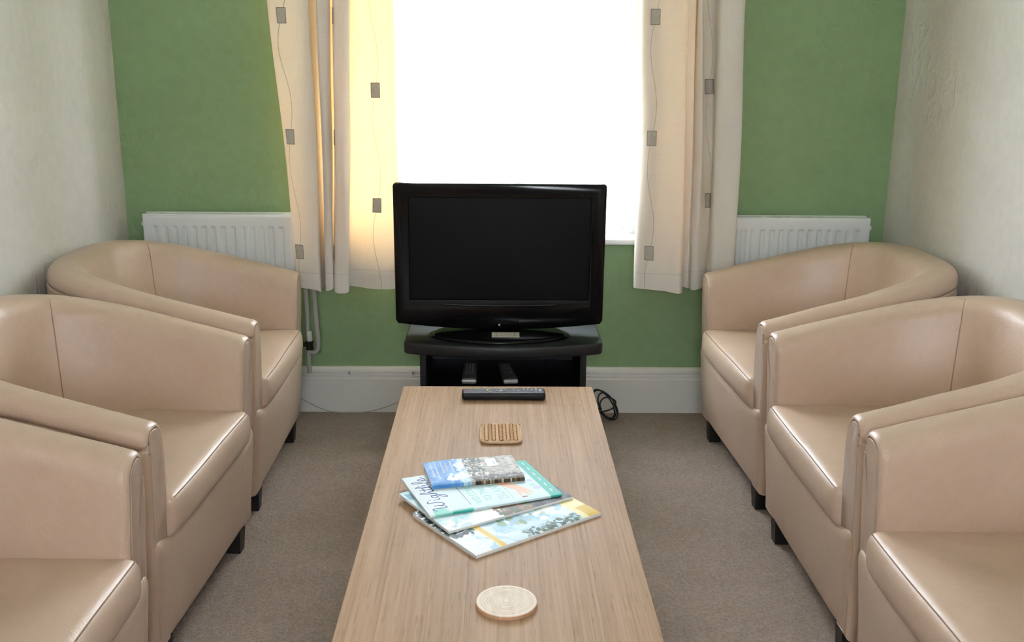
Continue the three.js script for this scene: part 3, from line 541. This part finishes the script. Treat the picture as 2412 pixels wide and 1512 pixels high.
{ // round wooden coaster
  const pr = [[0.0001, 0], [0.0485, 0], [0.05, 0.0015], [0.05, 0.0062], [0.0488, 0.0075], [0.047, 0.0078]];
  for (const r of [0.042, 0.0375, 0.0325, 0.0285, 0.025, 0.0215, 0.017, 0.012, 0.007]) pr.push([r + 0.0009, 0.0078], [r + 0.0003, 0.0073], [r - 0.0003, 0.0073], [r - 0.0009, 0.0078]);
  pr.push([0.0001, 0.0078]);
  const g = new THREE.LatheGeometry(pr.map((p) => new THREE.Vector2(...p)), 72);
  const p = g.attributes.position, uv = g.attributes.uv; for (let i = 0; i < p.count; i++) uv.setXY(i, p.getX(i) / 0.1 + 0.5, p.getZ(i) / 0.1 + 0.5);
  const m = new THREE.MeshStandardMaterial({ roughness: 0.55, map: dataTex(256, 256, (u, v) => { const r = Math.hypot(u - 0.5, v - 0.5), n = (pnoise(u * 20, v * 4, 20, 4, 81) - 0.5) * 16 + Math.sin(r * 150 + 3 * pnoise(u * 5, v * 5, 5, 5, 82)) * 4, e = sstep(0.485, 0.497, r); return [mixf(233, 196, e) + n, mixf(214, 150, e) + n, mixf(196, 118, e) + n]; }, true) });
  const o = tag(obj('round_coaster', toCreasedNormals(g, 0.5), m), 'round pale wooden coaster with ring grooves at the near table end', 'coaster'); o.position.set(0.012, TT, 2.134);
}
{ // woven square coaster
  const t = thing('woven_coaster', 'square woven straw coaster between remote control and magazines', 'coaster', [0.005, TT, 1.376], 0.02);
  const tones = [[206, 168, 132], [216, 182, 146], [196, 154, 118]].map((c) => new THREE.MeshStandardMaterial({ color: srgb(...c), roughness: 0.85 }));
  const w = 0.092, d = 0.112, n = 11, m = 13, by = 0.0052;
  for (let i = 0; i < n; i++) { const x = -w / 2 + w * (i + 0.5) / n, pts = []; for (let j = 0; j <= 26; j++) { const z = -d / 2 + d * j / 26; pts.push([x, by + 0.0013 * Math.cos(j / 2 * Math.PI + i * Math.PI), z]); } const g = tube(pts, 0.0043, 52, 6); obj('reed', g, tones[i % 3], t); }
  const wf = []; for (let j = 0; j < m; j++) { const z = -d / 2 + d * (j + 0.5) / m, pts = []; for (let i = 0; i <= 22; i++) pts.push([-w / 2 + w * i / 22, by - 0.0024 * Math.cos(i / 2 * Math.PI + j * Math.PI), z]); wf.push(tube(pts, 0.002, 44, 5)); }
  const wo = obj('cross_weave', wf, tones[2], t); wo.userData.kind = 'stuff';
  const rim = [], N = 96; for (let i = 0; i < N; i++) { const a = i / N * Math.PI * 2, c = Math.cos(a), s = Math.sin(a), e = 0.35; rim.push([(w / 2) * Math.sign(c) * Math.pow(Math.abs(c), e), by - 0.0008 + 0.0008 * (i % 2), (d / 2) * Math.sign(s) * Math.pow(Math.abs(s), e)]); }
  obj('braided_edge', tube(rim, 0.0038, 240, 7, true), tones[1], t);
}

// magazines: local x runs down the spine, -z across the cover
function magazine(name, label, [px, pz], [ax, az], La, Lb, y, th, tex, opts = {}) {
  const t = thing(name, label, opts.cat || 'magazine', [px, y, pz], Math.atan2(-az, ax));
  const lift = (x, z) => (opts.curl || 0) * Math.pow(clamp(-z / Lb, 0, 1), 2) * (0.4 + 0.6 * Math.sin(x / La * 3)) + 0.0008 * Math.sin(x * 40 + z * 30) * Math.sin(z * 25 + 1) * clamp(-z / Lb, 0, 1);
  const puff = (z) => 1 - 0.35 * Math.pow(clamp(1 + z / 0.012, 0, 1), 2);
  const pages = softBox(La - 0.002, th - 0.0008, Lb - 0.002, Math.min(0.0012, th * 0.3), [24, 6, 20], (v) => { const x = v.x + La / 2, z = v.z - Lb / 2; v.y = v.y * puff(z) + lift(x, z); });
  pages.translate(La / 2, th / 2, -Lb / 2); obj('pages', pages, M.paper, t);
  const mat = new THREE.MeshPhysicalMaterial({ map: tex, roughness: opts.rough ?? 0.4, specularIntensity: 0.22 });
  // cover: wraps the spine (near long edge) and lies on the pages
  const prof = [[0.0, 0.0005], [-0.0, th * 0.35]], nb = 20, hh = (z) => th / 2 + (th / 2 + 0.0002) * puff(z);
  const cover = grid(28, nb, (u, v, i, j) => {
    const x = La * u;
    const z = -Lb * j / nb; return [x, hh(z) + lift(x, z), z];
  }, (u, v, i, j) => [j / nb, 1 - u]);
  const spine = grid(28, 3, (u, v, i, j) => { const x = La * u; return j === 0 ? [x, 0.0004, 0.0012] : j === 1 ? [x, th * 0.35, 0.0014] : j === 2 ? [x, hh(0) * 0.85, 0.0009] : [x, hh(0) + lift(x, 0), 0]; }, (u, v, i, j) => [0.004, 1 - u]);
  obj('spine', spine, opts.plainSpine ? M.paper : mat, t);
  const back = grid(1, 1, (u, v) => [La * u, 0.0002, -Lb * v], null, true);
  obj('cover', cover, mat, t); obj('back_cover', back, M.paper, t);
  return t;
}
const blob = (c, col, pts) => { c.fillStyle = col; c.beginPath(); pts.forEach(([x, y], i) => i ? c.lineTo(x, y) : c.moveTo(x, y)); c.closePath(); c.fill(); };
const speckle = (c, x0, y0, x1, y1, cols, n, s) => { for (let k = 0; k < n; k++) { c.fillStyle = cols[Math.floor(rnd() * cols.length)]; c.beginPath(); c.ellipse(mixf(x0, x1, rnd()), mixf(y0, y1, rnd()), s * (0.4 + rnd()), s * (0.3 + rnd() * 0.7), rnd() * 3, 0, 7); c.fill(); } };
const texBottom = canvasTex(720, 1024, (c, w, h) => {
  c.fillStyle = 'rgb(196,222,238)'; c.fillRect(0, 0, w, h);
  speckle(c, 0, 0, w, h, ['rgba(255,255,255,0.7)', 'rgba(150,200,235,0.5)', 'rgba(225,240,248,0.8)'], 160, 60);
  c.fillStyle = 'rgb(240,244,246)'; c.fillRect(0, 0, w, 130);
  speckle(c, w * 0.36, 0, w, 190, ['rgb(34,52,62)', 'rgb(60,80,84)', 'rgb(20,34,44)', 'rgb(110,130,130)'], 260, 22);
  c.fillStyle = 'rgb(30,110,160)'; c.fillRect(w * 0.5, 330, w * 0.5, 120);
  speckle(c, w * 0.25, 380, w, 720, ['rgba(120,150,110,0.8)', 'rgba(170,185,150,0.8)', 'rgba(235,240,235,0.9)', 'rgba(150,190,215,0.8)'], 200, 36);
  speckle(c, w * 0.6, 560, w, 860, ['rgb(44,58,40)', 'rgb(70,84,60)', 'rgb(30,40,34)'], 130, 26);
  speckle(c, 0, 420, 90, 900, ['rgba(60,80,60,0.8)', 'rgba(110,130,110,0.7)'], 90, 18);
  c.fillStyle = 'rgb(226,190,92)'; c.fillRect(0, 205, w, 38); c.fillStyle = 'rgb(240,220,140)'; c.fillRect(0, 196, w, 9);
  c.fillStyle = 'rgb(240,226,170)'; c.fillRect(0, 880, w, 144); c.fillStyle = 'rgb(218,180,60)'; c.fillRect(0, 930, 150, 94);
  c.strokeStyle = 'rgba(250,252,252,0.95)'; c.lineWidth = 20; c.beginPath(); c.moveTo(470, 60); c.lineTo(505, 160); c.lineTo(545, 60); c.stroke(); c.lineWidth = 12; c.strokeStyle = 'rgba(225,236,242,0.9)'; for (const x of [90, 190, 290, 380]) { c.beginPath(); c.moveTo(x, 60); c.lineTo(x + 14, 158); c.stroke(); }
});
const texThird = canvasTex(720, 1024, (c, w, h) => {
  c.fillStyle = 'rgb(232,240,242)'; c.fillRect(0, 0, w, h);
  speckle(c, 0, 0, w, 300, ['rgba(150,200,215,0.6)', 'rgba(255,255,255,0.9)', 'rgba(190,220,225,0.7)'], 110, 46);
  c.fillStyle = 'rgb(120,170,200)'; c.fillRect(w * 0.8, 20, 100, 70); c.fillStyle = 'rgb(214,170,50)'; c.beginPath(); c.arc(w * 0.72, 120, 44, 0, 7); c.fill();
  blob(c, 'rgb(250,252,252)', [[0, 200], [200, 300], [320, 560], [230, 740], [0, 600]]);
  speckle(c, 0, 440, 150, 700, ['rgb(110,84,62)', 'rgb(84,96,62)', 'rgb(140,110,84)'], 90, 26);
  speckle(c, 120, 520, 330, 900, ['rgb(96,80,66)', 'rgb(150,120,96)', 'rgb(60,56,52)'], 120, 22);
  c.fillStyle = 'rgb(86,88,92)'; c.fillRect(0, 700, w, 324); speckle(c, 0, 700, w, h, ['rgba(60,62,66,0.8)', 'rgba(120,122,126,0.6)'], 120, 30);
  c.fillStyle = 'rgb(226,196,60)'; c.font = 'bold 90px sans-serif'; c.fillText('5', 130, 860); c.fillStyle = 'rgb(196,70,90)'; c.fillRect(230, 330, 14, 190);
});
const texTop = canvasTex(720, 1024, (c, w, h) => {
  const g = c.createLinearGradient(0, 0, 0, h); g.addColorStop(0, 'rgb(222,232,238)'); g.addColorStop(0.5, 'rgb(206,230,236)'); g.addColorStop(1, 'rgb(214,232,236)'); c.fillStyle = g; c.fillRect(0, 0, w, h);
  blob(c, 'rgb(140,214,204)', [[0, 40], [0, 170], [110, 120], [60, 40]]);
  // script title
  c.strokeStyle = 'rgb(38,54,128)'; c.lineWidth = 11; c.lineCap = c.lineJoin = 'round';
  const sx = 56, sy = 34, k = 2.6, ky = 2.15;
  const pth = (a) => { c.beginPath(); c.moveTo(sx + a[0] * k, sy + a[1] * ky); for (let i = 2; i + 5 < a.length + 0; i += 6) c.bezierCurveTo(...[0, 1, 2, 3, 4, 5].map((q) => q % 2 ? sy + a[i + q] * ky : sx + a[i + q] * k)); c.stroke(); };
  pth([0, 18, 8, 4, 18, 6, 16, 22, 14, 44, 8, 56, 16, 58, 26, 60, 32, 34, 34, 22, 32, 40, 30, 58, 40, 58, 54, 56, 58, 30, 54, 12, 52, 4, 62, 6, 66, 12]); // W
  pth([72, 34, 70, 48, 70, 58, 80, 56]); c.beginPath(); c.arc(sx + 75 * k, sy + 22 * ky, 6, 0, 7); c.fillStyle = 'rgb(38,54,128)'; c.fill(); // i
  pth([102, 38, 90, 30, 82, 46, 90, 56, 98, 60, 102, 46, 104, 36, 104, 60, 100, 86, 88, 88, 76, 88, 84, 70, 112, 56]); // g
  pth([112, 56, 124, 40, 134, 10, 126, 6, 118, 4, 116, 40, 114, 60, 118, 44, 130, 30, 132, 42, 132, 52, 130, 60, 142, 56]); // h
  pth([150, 14, 148, 36, 142, 58, 154, 58]); pth([140, 28, 146, 27, 154, 27, 162, 26]); // t
  pth([154, 58, 168, 50, 180, 10, 172, 6, 162, 4, 160, 58, 172, 57]); // l
  pth([182, 34, 180, 48, 180, 58, 190, 56]); c.beginPath(); c.arc(sx + 184 * k, sy + 22 * ky, 6, 0, 7); c.fill(); // i
  pth([190, 56, 204, 46, 218, 10, 208, 6, 198, 4, 196, 84, 200, 88, 208, 92, 206, 60, 216, 56]); // f
  pth([214, 50, 224, 50, 234, 36, 224, 34, 212, 34, 212, 60, 226, 58, 232, 57, 238, 52, 240, 48]); // e
  c.fillStyle = 'rgb(128,140,150)'; c.fillRect(70, 330, 330, 7);
  c.textAlign = 'left'; c.fillStyle = 'rgb(92,196,178)'; c.font = '74px sans-serif'; c.fillText('WELCOME', 70, 430); c.fillStyle = 'rgb(110,190,196)'; c.font = '78px sans-serif'; c.fillText('TO THE', 90, 520);
  c.strokeStyle = 'rgb(116,172,178)'; c.lineWidth = 3; c.font = '96px sans-serif'; c.strokeText('ISLAND', 66, 632);
  c.strokeStyle = 'rgb(110,184,180)'; c.lineWidth = 4; c.beginPath(); c.moveTo(60, 665); c.lineTo(400, 665); c.moveTo(240, 650); c.lineTo(250, 712); c.stroke();
  // outstretched arm
  blob(c, 'rgb(232,186,160)', [[470, 520], [560, 560], [470, 640], [330, 740], [230, 800], [120, 842], [96, 828], [150, 800], [60, 800], [50, 786], [150, 762], [70, 736], [74, 722], [190, 728], [330, 640]]);
  blob(c, 'rgb(206,140,106)', [[470, 520], [560, 560], [520, 596], [400, 600]]); c.fillStyle = 'rgb(150,60,54)'; c.fillRect(44, 730, 20, 40);
  c.fillStyle = 'rgba(190,190,226,0.7)'; c.beginPath(); c.arc(180, 900, 34, 0, 7); c.arc(320, 896, 26, 0, 7); c.arc(460, 890, 30, 0, 7); c.fill(); c.fillStyle = 'rgba(140,210,205,0.7)'; c.beginPath(); c.arc(240, 885, 26, 0, 7); c.fill();
  c.fillStyle = 'rgb(64,178,164)'; c.fillRect(0, 934, w, 90); c.fillRect(0, 170, 22, 160);
  c.fillStyle = 'rgba(240,250,248,0.9)'; c.font = '24px sans-serif'; for (let i = 0; i < 6; i++) c.fillRect(70 + i * 110, 974, 54, 9);
});
const texLeaflet = canvasTex(512, 1024, (c, w, h) => {
  c.fillStyle = 'rgb(96,156,220)'; c.fillRect(0, 0, w, 450); speckle(c, 0, 0, w, 420, ['rgba(130,180,232,0.5)', 'rgba(70,136,208,0.4)'], 80, 60);
  speckle(c, 0, 340, w, 470, ['rgba(235,244,250,0.8)', 'rgba(190,220,240,0.7)'], 70, 40); speckle(c, 60, 200, 200, 380, ['rgba(240,246,252,0.8)'], 16, 34);
  c.fillStyle = 'rgba(225,222,214,0.85)'; for (const [y, a, b] of [[60, 170, 500], [110, 120, 500], [180, 240, 460], [226, 280, 460], [286, 250, 470]]) for (let x = a; x < b; x += 26) c.fillRect(x, y, 18, 17);
  c.fillStyle = 'rgb(176,170,160)'; c.fillRect(0, 440, w, h - 440);
  speckle(c, 0, 450, w, h, ['rgba(150,142,132,0.7)', 'rgba(205,200,192,0.7)', 'rgba(130,124,110,0.6)'], 260, 34);
  speckle(c, 120, 450, w, 640, ['rgb(74,84,76)', 'rgb(104,112,98)', 'rgb(52,60,56)', 'rgb(214,210,204)'], 150, 22);
  speckle(c, 0, 480, 110, h, ['rgb(58,52,44)', 'rgb(120,96,64)', 'rgb(84,74,58)'], 120, 22);
  c.fillStyle = 'rgb(232,238,242)'; c.beginPath(); c.roundRect ? c.roundRect(300, 690, 180, 120, 20) : c.rect(300, 690, 180, 120); c.fill(); c.strokeStyle = 'rgb(70,140,170)'; c.lineWidth = 8; c.beginPath(); c.arc(372, 752, 34, 0.4, 2.6); c.stroke();
});
magazine('magazine', 'largest glossy magazine with yellow stripe at the bottom of the pile', [-0.041, 1.979], [0.233, -0.173], 0.295, 0.212, TT, 0.0075, texBottom, { plainSpine: true });
magazine('magazine', 'white and dark grey magazine second from the bottom of the pile', [-0.092, 1.898], [0.233, -0.151], 0.285, 0.197, TT + 0.0078, 0.0055, texThird, { plainSpine: true });
magazine('magazine', 'pale blue magazine with navy script title and teal edge in the pile', [-0.13, 1.845], [0.252, -0.101], 0.275, 0.187, TT + 0.0137, 0.005, texTop, {});
magazine('leaflet', 'folded blue and grey leaflet on top of the magazine pile', [-0.134, 1.724], [0.183, -0.043], 0.192, 0.112, TT + 0.0191, 0.009, texLeaflet, { cat: 'leaflet', curl: 0.004 });

// ------------------------------------------------------------------ cables and clips
{
  const m = new THREE.MeshStandardMaterial({ color: srgb(176, 172, 164), roughness: 0.6 });
  tag(obj('aerial_cable', tube([[-0.76, 0.075, 0.028], [-0.70, 0.04, 0.03], [-0.64, 0.012, 0.032], [-0.585, 0.003, 0.034], [-0.5, 0.003, 0.034], [-0.43, 0.018, 0.033], [-0.36, 0.045, 0.03], [-0.27, 0.08, 0.03]], 0.0016, 60, 6), m), 'thin grey cable sagging along the white skirting left of stand', 'cable');
  const b = new THREE.MeshStandardMaterial({ color: srgb(22, 22, 24), roughness: 0.45 }), pts = [];
  for (let i = 0; i <= 60; i++) { const a = i / 60 * Math.PI * 2 * 3.5, k = Math.floor(a / 6.2832); pts.push([0.385 + (0.038 + 0.006 * Math.sin(k * 2)) * Math.cos(a + 0.5) + 0.006 * k, 0.058 + (0.054 - 0.008 * k) * Math.sin(a) , 0.09 + 0.035 * Math.cos(a + k) + 0.008 * k]); }
  pts.unshift([0.30, 0.02, 0.12]); pts.push([0.35, 0.05, 0.10], [0.30, 0.04, 0.14]);
  tag(obj('power_cable', tube(pts, 0.0028, 260, 7), b), 'looped black power cable on the carpet right of the stand', 'cable');
  for (const [x, y, l] of [[-0.546, 0.153, 'small cable clip nailed to skirting, nearer the left chair'], [-0.312, 0.153, 'small cable clip nailed to skirting, nearer the tv stand']]) {
    const t = thing('cable_clip', l, 'clip', [x, y, 0.016], 0, 'skirting cable clips');
    obj('nail', cyl(0, 0.002, 0.003, 0.0016, 0.012, 'z', 8), M.brass, t); obj('clip_body', softBox(0.008, 0.010, 0.006, 0.0018, [6, 6, 6]).translate(0, -0.004, 0.003), M.pipe, t);
  }
}
renderer.render(scene, camera);
